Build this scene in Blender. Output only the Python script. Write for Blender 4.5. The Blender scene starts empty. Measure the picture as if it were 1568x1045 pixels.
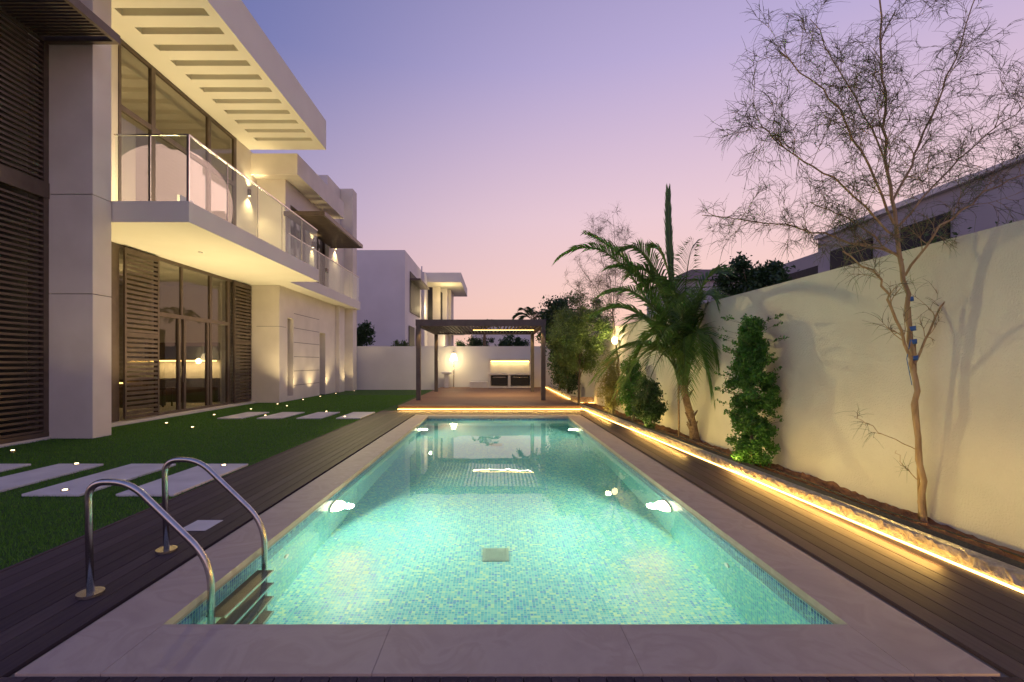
import bpy, math, random
import numpy as np
from mathutils import Vector, Matrix
random.seed(7); rng=np.random.default_rng(7)
S=bpy.context.scene
S.view_settings.view_transform='Standard'; S.view_settings.look='None'; S.view_settings.exposure=0

# ------------------------------------------------------------ helpers
def link(o,parent=None):
    S.collection.objects.link(o)
    if parent: o.parent=parent
    return o
def empty(name):
    return link(bpy.data.objects.new(name,None))
def mesh(name,v,f,mat,parent=None,smooth=False):
    m=bpy.data.meshes.new(name)
    v=v.tolist() if isinstance(v,np.ndarray) else v
    f=f.tolist() if isinstance(f,np.ndarray) else f
    m.from_pydata(v,[],f)
    if smooth: m.polygons.foreach_set('use_smooth',[True]*len(m.polygons))
    m.materials.append(mat); m.update()
    return link(bpy.data.objects.new(name,m),parent)
BF=[(0,3,2,1),(4,5,6,7),(0,1,5,4),(1,2,6,5),(2,3,7,6),(3,0,4,7)]
def bv(x0,x1,y0,y1,z0,z1):
    return [(x0,y0,z0),(x1,y0,z0),(x1,y1,z0),(x0,y1,z0),(x0,y0,z1),(x1,y0,z1),(x1,y1,z1),(x0,y1,z1)]
def boxes(name,L,mat,parent=None,bevel=0):
    v=[];f=[]
    for b in L:
        k=len(v); v+=bv(*b); f+=[tuple(i+k for i in q) for q in BF]
    o=mesh(name,v,f,mat,parent)
    if bevel:
        md=o.modifiers.new('bev','BEVEL'); md.width=bevel; md.segments=2; md.limit_method='ANGLE'
    return o
def box(name,x0,x1,y0,y1,z0,z1,mat,parent=None,bevel=0):
    return boxes(name,[(x0,x1,y0,y1,z0,z1)],mat,parent,bevel)
class Tubes:
    def __init__(s): s.v=[];s.f=[]
    def add(s,pts,rad,n=4,cap=False):
        k=len(s.v)
        for i,p in enumerate(pts):
            a=pts[max(i-1,0)];b=pts[min(i+1,len(pts)-1)]
            t=(b-a)
            if t.length<1e-7: t=Vector((0,0,1))
            t.normalize()
            u=t.cross(Vector((0.31,0.93,0.17)))
            if u.length<1e-3: u=t.cross(Vector((1,0,0)))
            u.normalize(); w=t.cross(u)
            for j in range(n):
                c=2*math.pi*j/n
                s.v.append(tuple(p+(u*math.cos(c)+w*math.sin(c))*rad[i]))
        for i in range(len(pts)-1):
            for j in range(n):
                a=k+i*n+j;b=k+i*n+(j+1)%n
                s.f.append((a,b,b+n,a+n))
        if cap:
            s.f.append(tuple(k+j for j in range(n))[::-1]); e=k+(len(pts)-1)*n
            s.f.append(tuple(e+j for j in range(n)))
    def obj(s,name,mat,parent=None,smooth=True): return mesh(name,s.v,s.f,mat,parent,smooth)
def disc(name,c,r,axis,mat,parent=None,n=24,h=0.01):
    t=Tubes(); c=Vector(c); a=Vector(axis).normalized()
    t.add([c,c+a*h],[r,r],n,True); return t.obj(name,mat,parent,False)
def dome(name,c,r,axis,mat,parent=None,depth=.6):
    t=Tubes(); c=Vector(c); a=Vector(axis).normalized()
    t.add([c+a*(r*depth*math.sin(k*math.pi/16)) for k in range(9)],[max(.001,r*math.cos(k*math.pi/16)) for k in range(9)],24,True)
    return t.obj(name,mat,parent)

# ------------------------------------------------------------ materials
def newmat(name):
    m=bpy.data.materials.new(name); m.use_nodes=True
    nt=m.node_tree; b=nt.nodes['Principled BSDF']; return m,nt,b
def N(nt,t,**k):
    n=nt.nodes.new(t)
    for a,b in k.items(): setattr(n,a,b)
    return n
def pos(nt): return N(nt,'ShaderNodeNewGeometry').outputs['Position']
def ramp(nt,src,stops,interp='LINEAR'):
    r=N(nt,'ShaderNodeValToRGB'); r.color_ramp.interpolation=interp
    e=r.color_ramp.elements
    while len(e)<len(stops): e.new(0.5)
    for i,(p,c) in enumerate(stops):
        e[i].position=p; e[i].color=(*c,1)
    nt.links.new(src,r.inputs[0]); return r.outputs[0]
def noisy(name,c1,c2,scale=3,rough=.7,bump=.2,bscale=60,detail=6,metal=0,stretch=None,spec=.4,bdist=.01):
    m,nt,b=newmat(name)
    src=pos(nt)
    if stretch:
        mp=N(nt,'ShaderNodeMapping'); mp.inputs['Scale'].default_value=stretch
        nt.links.new(src,mp.inputs[0]); src=mp.outputs[0]
    n=N(nt,'ShaderNodeTexNoise'); n.inputs['Scale'].default_value=scale; n.inputs['Detail'].default_value=detail
    nt.links.new(src,n.inputs['Vector'])
    nt.links.new(ramp(nt,n.outputs[0],[(.3,c1),(.7,c2)]),b.inputs['Base Color'])
    b.inputs['Roughness'].default_value=rough; b.inputs['Metallic'].default_value=metal
    b.inputs['Specular IOR Level'].default_value=spec
    if bump:
        n2=N(nt,'ShaderNodeTexNoise'); n2.inputs['Scale'].default_value=bscale; n2.inputs['Detail'].default_value=4
        nt.links.new(src,n2.inputs['Vector'])
        bp=N(nt,'ShaderNodeBump'); bp.inputs['Strength'].default_value=bump; bp.inputs['Distance'].default_value=bdist
        nt.links.new(n2.outputs[0],bp.inputs['Height']); nt.links.new(bp.outputs[0],b.inputs['Normal'])
    return m
def emis(name,col,st):
    m,nt,b=newmat(name); b.inputs['Base Color'].default_value=(*col,1)
    b.inputs['Emission Color'].default_value=(*col,1); b.inputs['Emission Strength'].default_value=st; return m
def leafmat(name,c1,c2,c3,rough=.5,trans=.25):
    m,nt,b=newmat(name)
    g=N(nt,'ShaderNodeNewGeometry')
    nt.links.new(ramp(nt,g.outputs['Random Per Island'],[(0,c1),(.6,c2),(1,c3)]),b.inputs['Base Color'])
    b.inputs['Roughness'].default_value=rough
    t=N(nt,'ShaderNodeBsdfTranslucent'); t.inputs[0].default_value=(*[x*1.3 for x in c3],1)
    mx=N(nt,'ShaderNodeMixShader'); mx.inputs[0].default_value=trans
    nt.links.new(b.outputs[0],mx.inputs[1]); nt.links.new(t.outputs[0],mx.inputs[2])
    nt.links.new(mx.outputs[0],nt.nodes['Material Output'].inputs[0]); return m

M_render=noisy('cream_render',(.61,.56,.48),(.70,.645,.56),1.2,.8,.35,140)
M_soffit=noisy('soffit_paint',(.67,.64,.54),(.72,.69,.59),.8,.8,.1,90)
M_wall=noisy('boundary_render',(.55,.52,.42),(.69,.65,.53),.9,.85,.7,60,bdist=.015)
M_backwall=noisy('back_wall_render',(.64,.62,.58),(.72,.70,.66),.7,.85,.2,60)
M_neigh=noisy('neighbour_render',(.70,.65,.59),(.78,.73,.67),.5,.85,.2,30)
M_darkhouse=noisy('grey_render',(.36,.33,.34),(.44,.41,.42),.5,.85,.1,30)
M_bronze=noisy('bronze_aluminium',(.095,.070,.054),(.13,.098,.075),4,.42,.05,100,metal=.3)
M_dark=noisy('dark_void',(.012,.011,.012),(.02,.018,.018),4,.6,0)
M_groove=noisy('groove_shadow_gap',(.10,.09,.08),(.12,.11,.10),4,.9,0)
M_grout=noisy('stone_grout',(.32,.26,.21),(.38,.31,.26),4,.9,0)
M_pergola=noisy('pergola_metal',(.09,.075,.068),(.12,.10,.09),4,.5,.05,100,metal=.3)
M_soil=noisy('planting_soil',(.12,.050,.022),(.32,.15,.065),7,.95,1.0,45,bdist=.03)
M_mat=noisy('dark_gravel_strip',(.02,.019,.02),(.07,.065,.06),60,.9,1.0,90,bdist=.02)
M_ground=noisy('sandy_ground',(.20,.16,.12),(.30,.25,.19),.6,.95,.4,10)
M_slab=noisy('white_paver',(.56,.52,.48),(.70,.66,.62),2.5,.7,.25,120)
M_steel=noisy('stainless_steel',(.48,.45,.40),(.60,.57,.52),20,.26,.0,metal=1)
M_rubber=noisy('black_step_rubber',(.02,.02,.02),(.04,.04,.04),30,.5,.3,200)
M_bark=noisy('pale_bark',(.26,.17,.08),(.46,.32,.16),30,.75,.6,80,stretch=(1,1,.15))
M_twig=noisy('twig_bark',(.10,.08,.05),(.18,.145,.09),10,.8,0)
M_palmbark=noisy('palm_bark',(.16,.10,.05),(.32,.22,.12),25,.85,1,60,bdist=.02)
M_tie=noisy('blue_tie',(.03,.10,.30),(.05,.14,.38),20,.6,0)
M_hose=noisy('black_hose',(.01,.01,.01),(.02,.02,.02),20,.5,0)
M_white=noisy('white_plastic',(.66,.65,.63),(.72,.71,.69),10,.4,0)
M_drain=noisy('drain_grating',(.20,.32,.26),(.25,.38,.30),10,.5,0)
M_ctop=noisy('counter_render',(.62,.58,.52),(.70,.66,.60),3,.6,.1,60)
M_stone=noisy('split_stone',(.34,.28,.18),(.60,.52,.38),18,.85,1,50,bdist=.03)
M_roof=noisy('tile_roof',(.14,.09,.08),(.22,.14,.12),3,.8,.3,20)
M_room=noisy('interior_paint',(.50,.45,.37),(.57,.52,.43),1,.8,0)
M_curtain=noisy('sheer_curtain',(.45,.43,.38),(.62,.60,.54),6,.9,.3,12,stretch=(1,14,.2))
WARM=(1.0,.60,.20); WARM2=(1.0,.76,.38)
M_led=emis('led_strip',(1,.60,.16),11); M_spot=emis('spot_lens',(1,.74,.38),8)
M_lamp=emis('lamp_glow',(1,.80,.46),4.5); M_poollamp=emis('pool_lamp_lens',(1,.90,.52),16)

def deckmat(name,axis,c1,c2,c3,w=.14):
    m,nt,b=newmat(name); p=pos(nt)
    sp=N(nt,'ShaderNodeSeparateXYZ'); nt.links.new(p,sp.inputs[0])
    d=N(nt,'ShaderNodeMath',operation='DIVIDE'); d.inputs[1].default_value=w; nt.links.new(sp.outputs[axis],d.inputs[0])
    fl=N(nt,'ShaderNodeMath',operation='FLOOR'); nt.links.new(d.outputs[0],fl.inputs[0])
    wn=N(nt,'ShaderNodeTexWhiteNoise',noise_dimensions='1D'); nt.links.new(fl.outputs[0],wn.inputs['W'])
    mp=N(nt,'ShaderNodeMapping'); mp.inputs['Scale'].default_value=(40,1.6,1) if axis==0 else (1.6,40,1); nt.links.new(p,mp.inputs[0])
    n=N(nt,'ShaderNodeTexNoise',noise_dimensions='4D'); n.inputs['Scale'].default_value=1; n.inputs['Detail'].default_value=6
    nt.links.new(mp.outputs[0],n.inputs['Vector']); nt.links.new(fl.outputs[0],n.inputs['W'])
    ml=N(nt,'ShaderNodeMath',operation='MULTIPLY_ADD'); ml.inputs[1].default_value=.45; nt.links.new(wn.outputs[0],ml.inputs[0])
    m2=N(nt,'ShaderNodeMath',operation='MULTIPLY'); m2.inputs[1].default_value=.7; nt.links.new(n.outputs[0],m2.inputs[0]); nt.links.new(m2.outputs[0],ml.inputs[2])
    nt.links.new(ramp(nt,ml.outputs[0],[(.15,c1),(.5,c2),(.9,c3)]),b.inputs['Base Color'])
    b.inputs['Roughness'].default_value=.7; b.inputs['Specular IOR Level'].default_value=.2
    bp=N(nt,'ShaderNodeBump'); bp.inputs['Strength'].default_value=.4; bp.inputs['Distance'].default_value=.004
    nt.links.new(n.outputs[0],bp.inputs['Height']); nt.links.new(bp.outputs[0],b.inputs['Normal'])
    return m
M_deck=deckmat('composite_deck',0,(.042,.028,.029),(.074,.051,.051),(.108,.077,.074))
M_deck2=deckmat('platform_deck',1,(.14,.075,.045),(.22,.12,.075),(.30,.18,.11))

def copingmat():
    m,nt,b=newmat('sandstone_coping'); p=pos(nt)
    mp=N(nt,'ShaderNodeMapping'); mp.inputs['Scale'].default_value=(1.2,1.2,1); mp.inputs['Rotation'].default_value=(0,0,.5); nt.links.new(p,mp.inputs[0])
    n=N(nt,'ShaderNodeTexNoise'); n.inputs['Scale'].default_value=1.8; n.inputs['Detail'].default_value=8; n.inputs['Distortion'].default_value=1.2; nt.links.new(mp.outputs[0],n.inputs['Vector'])
    nt.links.new(ramp(nt,n.outputs[0],[(.3,(.41,.315,.25)),(.5,(.47,.37,.295)),(.56,(.43,.33,.26)),(.75,(.51,.41,.33))]),b.inputs['Base Color'])
    n2=N(nt,'ShaderNodeTexNoise'); n2.inputs['Scale'].default_value=180; nt.links.new(p,n2.inputs['Vector'])
    bp=N(nt,'ShaderNodeBump'); bp.inputs['Strength'].default_value=.25; bp.inputs['Distance'].default_value=.003
    nt.links.new(n2.outputs[0],bp.inputs['Height']); nt.links.new(bp.outputs[0],b.inputs['Normal'])
    b.inputs['Roughness'].default_value=.65; b.inputs['Specular IOR Level'].default_value=.3; return m
M_coping=copingmat()

def mosaic():
    m,nt,b=newmat('glass_mosaic'); p=pos(nt)
    s=1/.03
    sc=N(nt,'ShaderNodeVectorMath',operation='MULTIPLY_ADD'); sc.inputs[1].default_value=(s,s,s); sc.inputs[2].default_value=(.5,.5,.5); nt.links.new(p,sc.inputs[0])
    fl=N(nt,'ShaderNodeVectorMath',operation='FLOOR'); nt.links.new(sc.outputs[0],fl.inputs[0])
    wn=N(nt,'ShaderNodeTexWhiteNoise',noise_dimensions='3D'); nt.links.new(fl.outputs[0],wn.inputs['Vector'])
    low=ramp(nt,wn.outputs[0],[(0,(.055,.33,.44)),(.3,(.10,.42,.48)),(.6,(.17,.49,.47)),(.82,(.33,.56,.38)),(.93,(.05,.23,.48))],'CONSTANT')
    hi=ramp(nt,wn.outputs[0],[(0,(.010,.05,.16)),(.3,(.025,.11,.27)),(.55,(.015,.07,.27)),(.8,(.05,.18,.33)),(.92,(.16,.30,.30))],'CONSTANT')
    sp=N(nt,'ShaderNodeSeparateXYZ'); nt.links.new(p,sp.inputs[0])
    gt=N(nt,'ShaderNodeMath',operation='GREATER_THAN'); gt.inputs[1].default_value=-.315; nt.links.new(sp.outputs[2],gt.inputs[0])
    mx=N(nt,'ShaderNodeMixRGB'); nt.links.new(gt.outputs[0],mx.inputs[0]); nt.links.new(low,mx.inputs[1]); nt.links.new(hi,mx.inputs[2])
    fr=N(nt,'ShaderNodeVectorMath',operation='FRACTION'); nt.links.new(sc.outputs[0],fr.inputs[0])
    sb=N(nt,'ShaderNodeVectorMath',operation='SUBTRACT'); sb.inputs[1].default_value=(.5,.5,.5); nt.links.new(fr.outputs[0],sb.inputs[0])
    ab=N(nt,'ShaderNodeVectorMath',operation='ABSOLUTE'); nt.links.new(sb.outputs[0],ab.inputs[0])
    s2=N(nt,'ShaderNodeSeparateXYZ'); nt.links.new(ab.outputs[0],s2.inputs[0])
    a=N(nt,'ShaderNodeMath',operation='MAXIMUM'); nt.links.new(s2.outputs[0],a.inputs[0]); nt.links.new(s2.outputs[1],a.inputs[1])
    c=N(nt,'ShaderNodeMath',operation='MAXIMUM'); nt.links.new(a.outputs[0],c.inputs[0]); nt.links.new(s2.outputs[2],c.inputs[1])
    g=N(nt,'ShaderNodeMath',operation='GREATER_THAN'); g.inputs[1].default_value=.44; nt.links.new(c.outputs[0],g.inputs[0])
    m2=N(nt,'ShaderNodeMixRGB'); nt.links.new(g.outputs[0],m2.inputs[0]); nt.links.new(mx.outputs[0],m2.inputs[1]); m2.inputs[2].default_value=(.34,.52,.40,1)
    nt.links.new(m2.outputs[0],b.inputs['Base Color']); b.inputs['Roughness'].default_value=.35
    return m
M_mosaic=mosaic()
def watermat():
    m,nt,b=newmat('pool_water')
    b.inputs['Base Color'].default_value=(.88,.98,1,1); b.inputs['Roughness'].default_value=0
    b.inputs['IOR'].default_value=1.333; b.inputs['Transmission Weight'].default_value=1
    p=pos(nt); n=N(nt,'ShaderNodeTexNoise'); n.inputs['Scale'].default_value=1.6; n.inputs['Detail'].default_value=2; nt.links.new(p,n.inputs['Vector'])
    bp=N(nt,'ShaderNodeBump'); bp.inputs['Strength'].default_value=.06; bp.inputs['Distance'].default_value=.02
    nt.links.new(n.outputs[0],bp.inputs['Height']); nt.links.new(bp.outputs[0],b.inputs['Normal']); return m
M_water=watermat()
def glassmat(name,tint,base,graze,milky=0):
    m,nt,b=newmat(name)
    tr=N(nt,'ShaderNodeBsdfTransparent'); tr.inputs[0].default_value=(*tint,1)
    g=N(nt,'ShaderNodeBsdfGlossy'); g.inputs['Roughness'].default_value=.0; g.inputs[0].default_value=(.95,.95,.95,1)
    lw=N(nt,'ShaderNodeLayerWeight'); lw.inputs[0].default_value=.5
    pw=N(nt,'ShaderNodeMath',operation='POWER'); pw.inputs[1].default_value=4; nt.links.new(lw.outputs['Facing'],pw.inputs[0])
    ad=N(nt,'ShaderNodeMath',operation='MULTIPLY_ADD'); ad.inputs[1].default_value=graze; ad.inputs[2].default_value=base; nt.links.new(pw.outputs[0],ad.inputs[0])
    mx=N(nt,'ShaderNodeMixShader'); nt.links.new(ad.outputs[0],mx.inputs[0]); nt.links.new(tr.outputs[0],mx.inputs[1]); nt.links.new(g.outputs[0],mx.inputs[2])
    out=mx.outputs[0]
    if milky:
        d=N(nt,'ShaderNodeBsdfDiffuse'); d.inputs[0].default_value=(.7,.72,.66,1)
        m3=N(nt,'ShaderNodeMixShader'); m3.inputs[0].default_value=milky; nt.links.new(out,m3.inputs[1]); nt.links.new(d.outputs[0],m3.inputs[2]); out=m3.outputs[0]
    nt.links.new(out,nt.nodes['Material Output'].inputs[0]); return m
M_glass=glassmat('window_glass',(.80,.79,.76),.05,.40)
M_bglass=glassmat('balustrade_glass',(.95,.98,.95),.02,.25,.03)
M_grass=noisy('turf_base',(.030,.080,.008),(.060,.155,.014),14,.9,1.0,160,bdist=.02)
M_blade=leafmat('grass_blades',(.04,.12,.008),(.07,.20,.014),(.13,.30,.025),.6,.3)
M_leaf=leafmat('shrub_leaf',(.022,.08,.010),(.05,.16,.018),(.10,.25,.035))
M_leafd=leafmat('dark_leaf',(.014,.035,.012),(.03,.075,.02),(.06,.12,.03))
M_leaffea=leafmat('feathery_leaf',(.05,.09,.02),(.10,.16,.035),(.16,.22,.05))
M_leafy=leafmat('dry_leaf',(.12,.12,.03),(.22,.22,.05),(.32,.28,.08))
M_palm=leafmat('palm_leaf',(.035,.09,.020),(.07,.16,.030),(.14,.24,.05),.4,.3)

# ------------------------------------------------------------ sky
W=bpy.data.worlds.new('World'); S.world=W; W.use_nodes=True; nt=W.node_tree; nt.nodes.clear()
tc=N(nt,'ShaderNodeTexCoord')
nm=N(nt,'ShaderNodeVectorMath',operation='NORMALIZE'); nt.links.new(tc.outputs['Generated'],nm.inputs[0])
sp=N(nt,'ShaderNodeSeparateXYZ'); nt.links.new(nm.outputs[0],sp.inputs[0])
A=ramp(nt,sp.outputs[2],[(0,(.72,.44,.42)),(.10,(.68,.44,.49)),(.28,(.38,.33,.54)),(.52,(.165,.19,.44)),(1,(.11,.13,.32))])
B=ramp(nt,sp.outputs[2],[(0,(1.0,.60,.44)),(.12,(1.0,.64,.55)),(.28,(.88,.62,.68)),(.52,(.55,.45,.72)),(1,(.15,.17,.42))])
dt=N(nt,'ShaderNodeVectorMath',operation='DOT_PRODUCT'); g=Vector((math.sin(math.radians(34)),math.cos(math.radians(34)),.1)).normalized()
dt.inputs[1].default_value=g; nt.links.new(nm.outputs[0],dt.inputs[0])
mr=N(nt,'ShaderNodeMapRange',interpolation_type='SMOOTHSTEP'); mr.inputs[1].default_value=.35; mr.inputs[2].default_value=1.0; nt.links.new(dt.outputs['Value'],mr.inputs[0])
mx=N(nt,'ShaderNodeMixRGB'); nt.links.new(mr.outputs[0],mx.inputs[0]); nt.links.new(A,mx.inputs[1]); nt.links.new(B,mx.inputs[2])
mb=N(nt,'ShaderNodeMapRange',interpolation_type='SMOOTHSTEP'); mb.inputs[1].default_value=.2; mb.inputs[2].default_value=-.6; mb.inputs[3].default_value=.95; mb.inputs[4].default_value=1.5; nt.links.new(sp.outputs[1],mb.inputs[0])
bg=N(nt,'ShaderNodeBackground'); nt.links.new(mb.outputs[0],bg.inputs[1]); nt.links.new(mx.outputs[0],bg.inputs[0])
sk=N(nt,'ShaderNodeTexSky',sky_type='NISHITA'); sk.sun_disc=False; sk.sun_elevation=math.radians(-2); sk.sun_rotation=math.radians(34)
bg2=N(nt,'ShaderNodeBackground'); bg2.inputs[1].default_value=.05; nt.links.new(sk.outputs[0],bg2.inputs[0])
ad=N(nt,'ShaderNodeAddShader'); nt.links.new(bg.outputs[0],ad.inputs[0]); nt.links.new(bg2.outputs[0],ad.inputs[1])
ow=N(nt,'ShaderNodeOutputWorld'); nt.links.new(ad.outputs[0],ow.inputs[0])

def lamp(name,kind,loc,energy,col=WARM,parent=None,size=.1,angle=None,blend=.5,target=None,sy=None):
    l=bpy.data.lights.new(name,kind); l.energy=energy; l.color=col
    if kind=='AREA':
        l.shape='RECTANGLE' if sy else 'SQUARE'; l.size=size
        if sy: l.size_y=sy
    elif kind!='SUN': l.shadow_soft_size=size
    if kind=='SPOT': l.spot_size=math.radians(angle); l.spot_blend=blend
    o=bpy.data.objects.new(name,l); link(o,parent); o.location=loc
    if target is not None:
        d=(Vector(target)-Vector(loc)).normalized()
        if kind=='AREA' and sy and sy>size:
            z=-d; y=Vector((0,1,0)); y=(y-z*y.dot(z)).normalized(); x=y.cross(z)
            o.rotation_euler=Matrix((x,y,z)).transposed().to_euler()
        else: o.rotation_euler=d.to_track_quat('-Z','Y').to_euler()
    return o
sun=lamp('dusk_sun','SUN',(20,30,10),.12,(1,.6,.5),target=(0,0,0)); sun.data.angle=math.radians(10)

# ------------------------------------------------------------ ground, pool
PX0,PX1,PY0,PY1=-2.04,2.16,2.92,14.4; CX0,CX1,CY0,CY1=-2.46,2.58,2.47,14.84
hx0,hx1,hy0,hy1=-2.3,2.4,2.65,14.65
xs=[-600,hx0,hx1,600]; ys=[-300,hy0,hy1,1500]
v=[(x,y,-.03) for y in ys for x in xs]; f=[]
for j in range(3):
    for i in range(3):
        if i==1 and j==1: continue
        a=j*4+i; f.append((a,a+1,a+5,a+4))
mesh('ground',v,f,M_ground)
D=-1.36
pool=empty('swimming_pool')
v=[(PX0,PY0,D),(PX1,PY0,D),(PX1,PY1,D),(PX0,PY1,D),(PX0,PY0,-.02),(PX1,PY0,-.02),(PX1,PY1,-.02),(PX0,PY1,-.02)]
mesh('pool_shell',v,[(0,1,2,3),(0,4,5,1),(1,5,6,2),(2,6,7,3),(3,7,4,0)],M_mosaic,pool)
mesh('water_surface',[(PX0,PY0,-.095),(PX1,PY0,-.095),(PX1,PY1,-.095),(PX0,PY1,-.095)],[(0,1,2,3)],M_water,pool)
for yy in (5.5,11.4):
    L=[]
    for k in range(8): L.append((-.13+k*.036,-.13+k*.036+.014,yy-.14,yy+.14,D+.016,D+.022))
    L.append((-.15,.15,yy-.155,yy+.155,D+.002,D+.014))
    boxes('main_drain',L,M_drain,pool)
for yy in (6.1,12.7):
    for x,sx in ((PX0,1),(PX1,-1)):
        disc('lamp_ring',(x,yy,-.47),.19,(sx,0,0),M_steel,pool,28,.02)
        dome('lamp_lens',(x+sx*.02,yy,-.47),.16,(sx,0,0),M_poollamp,pool,.8)
        lamp('pool_light','SPOT',(x+sx*.18,yy,-.47),330 if yy<8 else 150,(1,.93,.60),pool,.07,178,.25,target=(x+sx*1.06,yy-.25,-.67))
for y,x,sx in ((4.7,PX0,1),(4.5,PX1,-1),(9,PX0,1),(9,PX1,-1)):
    disc('inlet_nozzle',(x,y,-.6),.04,(sx,0,0),M_white,pool,16,.015)
cop=[]
g=.0012
def run(x0,x1,y0,y1,alongy,L=1.2):
    a,b=(y0,y1) if alongy else (x0,x1); n=max(1,round((b-a)/L)); st=(b-a)/n
    for i in range(n):
        p,q=a+i*st+g,a+(i+1)*st-g
        if alongy: cop.append((x0+g,x1-g,p,q,-.035,.012))
        else: cop.append((p,q,y0+g,y1-g,-.035,.012))
run(CX0,PX0+.02,CY0,CY1,True); run(PX1-.02,CX1,CY0,CY1,True)
run(PX0+.02,PX1-.02,CY0,PY0+.02,False,1.4); run(PX0+.02,PX1-.02,PY1-.02,CY1,False,1.4)
boxes('coping_stones',cop,M_coping,pool,.0015)
boxes('coping_grout',[(CX0+.01,PX0+.01,CY0+.01,CY1-.01,-.06,.009),(PX1-.01,CX1-.01,CY0+.01,CY1-.01,-.06,.009),(PX0+.01,PX1-.01,CY0+.01,PY0+.01,-.06,.0088),(PX0+.01,PX1-.01,PY1-.01,CY1-.01,-.06,.0088)],M_grout,pool)

# ladder
lad=empty('pool_ladder'); t=Tubes()
def arcpath(P,r=.12):
    out=[P[0]]
    for i in range(1,len(P)-1):
        a,b,c=P[i-1],P[i],P[i+1]; d1=(a-b).normalized(); d2=(c-b).normalized()
        rr=min(r,(a-b).length*.45,(c-b).length*.45)
        s,e=b+d1*rr,b+d2*rr
        for k in range(9):
            u=k/8; out.append(s*(1-u)**2+b*2*u*(1-u)+e*u*u)
    out.append(P[-1]); return out
for y in (3.33,4.1):
    P=[Vector((-2.79,y,.0)),Vector((-2.81,y,.78)),Vector((-2.52,y,.78)),Vector((-1.96,y,.24)),Vector((-1.96,y,-1.15))]
    pa=arcpath(P,.2); t.add(pa,[.023]*len(pa),16,True)
    disc('base_flange',(-2.79,y,.003),.08,(0,0,1),M_steel,lad,28,.022)
t.obj('handrails',M_steel,lad)
boxes('steps',[(-2.01,-1.88,3.35,4.08,z,z+.03) for z in (-.26,-.52,-.78,-1.04)],M_rubber,lad,.006)
boxes('step_trim',[(-1.878,-1.868,3.35,4.08,z-.004,z+.034) for z in (-.26,-.52,-.78,-1.04)],M_steel,lad)

bw=.14
def ledx(y): return 3.68-.05*(y-3.4)
def wallx(y): return 4.42-.04*(y-4)
x=-3.78
dk=[]
while x<3.9:
    a,b=x+.003,x+bw-.003
    if b<=CX0+.01: dk.append((a,min(b,CX0-.004),-.2,16.25,-.025,0))
    elif a>=CX1-.02:
        dk.append((max(a,CX1+.004),b,-.2,16.25,-.025,0))
    else:
        dk.append((a,b,-.2,CY0-.006,-.025,0)); dk.append((a,b,CY1+.006,16.25,-.025,0))
    x+=bw
boxes('timber_deck',dk,M_deck,None,.002)
box('deck_edging',-3.815,-3.785,-.2,16.25,-.03,.004,M_deck)
box('skimmer_cover',-3.02,-2.76,4.6,4.9,.001,.008,M_slab,None,.003)

# lawn
lawn=empty('lawn')
mesh('turf',[(-9.6,-.5,-.01),(-3.82,-.5,-.01),(-3.82,28.9,-.01),(-9.6,28.9,-.01)],[(0,1,2,3)],M_grass,lawn)
mesh('turf_end',[(-3.82,16.3,-.012),(-3.3,16.3,-.012),(-3.3,28.9,-.012),(-3.82,28.9,-.012)],[(0,1,2,3)],M_grass,lawn)
SL=[]
for y0,y1 in ((5.8,7.55),(13.8,15.5)):
    for k in range(4): SL.append((-4.56-k*1.13,-3.86-k*1.13,y0,y1))
n=160000
u=rng.random(n)
bx=rng.uniform(-9.5,-3.83,n); by=2+22*u**1.6
keep=np.ones(n,bool)
for s in SL: keep&=~((bx>s[0]-.005)&(bx<s[1]+.005)&(by>s[2]-.005)&(by<s[3]+.005))
bx=bx[keep];by=by[keep];n=len(bx)
an=rng.uniform(0,2*np.pi,n);w=rng.uniform(.003,.006,n);h=rng.uniform(.012,.03,n);ln=rng.uniform(-.02,.02,(n,2))
V=np.zeros((n,3,3))
V[:,0]=np.stack([bx-np.cos(an)*w,by-np.sin(an)*w,np.full(n,-.01)],1)
V[:,1]=np.stack([bx+np.cos(an)*w,by+np.sin(an)*w,np.full(n,-.01)],1)
V[:,2]=np.stack([bx+ln[:,0],by+ln[:,1],h],1)
mesh('blades',V.reshape(-1,3),np.arange(3*n).reshape(-1,3),M_blade,lawn)
for i,s in enumerate(SL): box('stepping_stone',s[0],s[1],s[2],s[3],-.005,.028,M_slab,None,.006)

def gspot(x,y,e=10,ang=110,tx=0):
    p=empty('ground_spotlight')
    disc('housing',(x,y,-.01),.045,(0,0,1),M_steel,p,20,.048); disc('lens',(x,y,.039),.026,(0,0,1),M_spot,p,20,.006)
    if e: lamp('beam','SPOT',(x,y,.07),e,WARM2,p,.03,ang,.8,target=(x+tx,y,3))
for x,y,e in [(-8.63,8.64,60),(-6.5,7.5,0),(-5.3,5.95,0),(-4.16,7.4,0),(-8.58,12.6,500),(-8.5,14.6,340),(-8.3,16.4,400),(-8.3,18.4,300),(-6.86,14.4,50),(-5.46,15.6,0),(-4.4,14.1,0),(-7.6,17.6,100),(-8.2,20.6,140),(-8.2,22.6,120),(-8.2,24.8,120),(-7.9,27,110)]:  # two mid-facade spots added, others boosted, to brighten the balcony soffit
    gspot(x,y,e)
gspot(-7.4,11.8,220)  # extra spot added below the balcony

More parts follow.
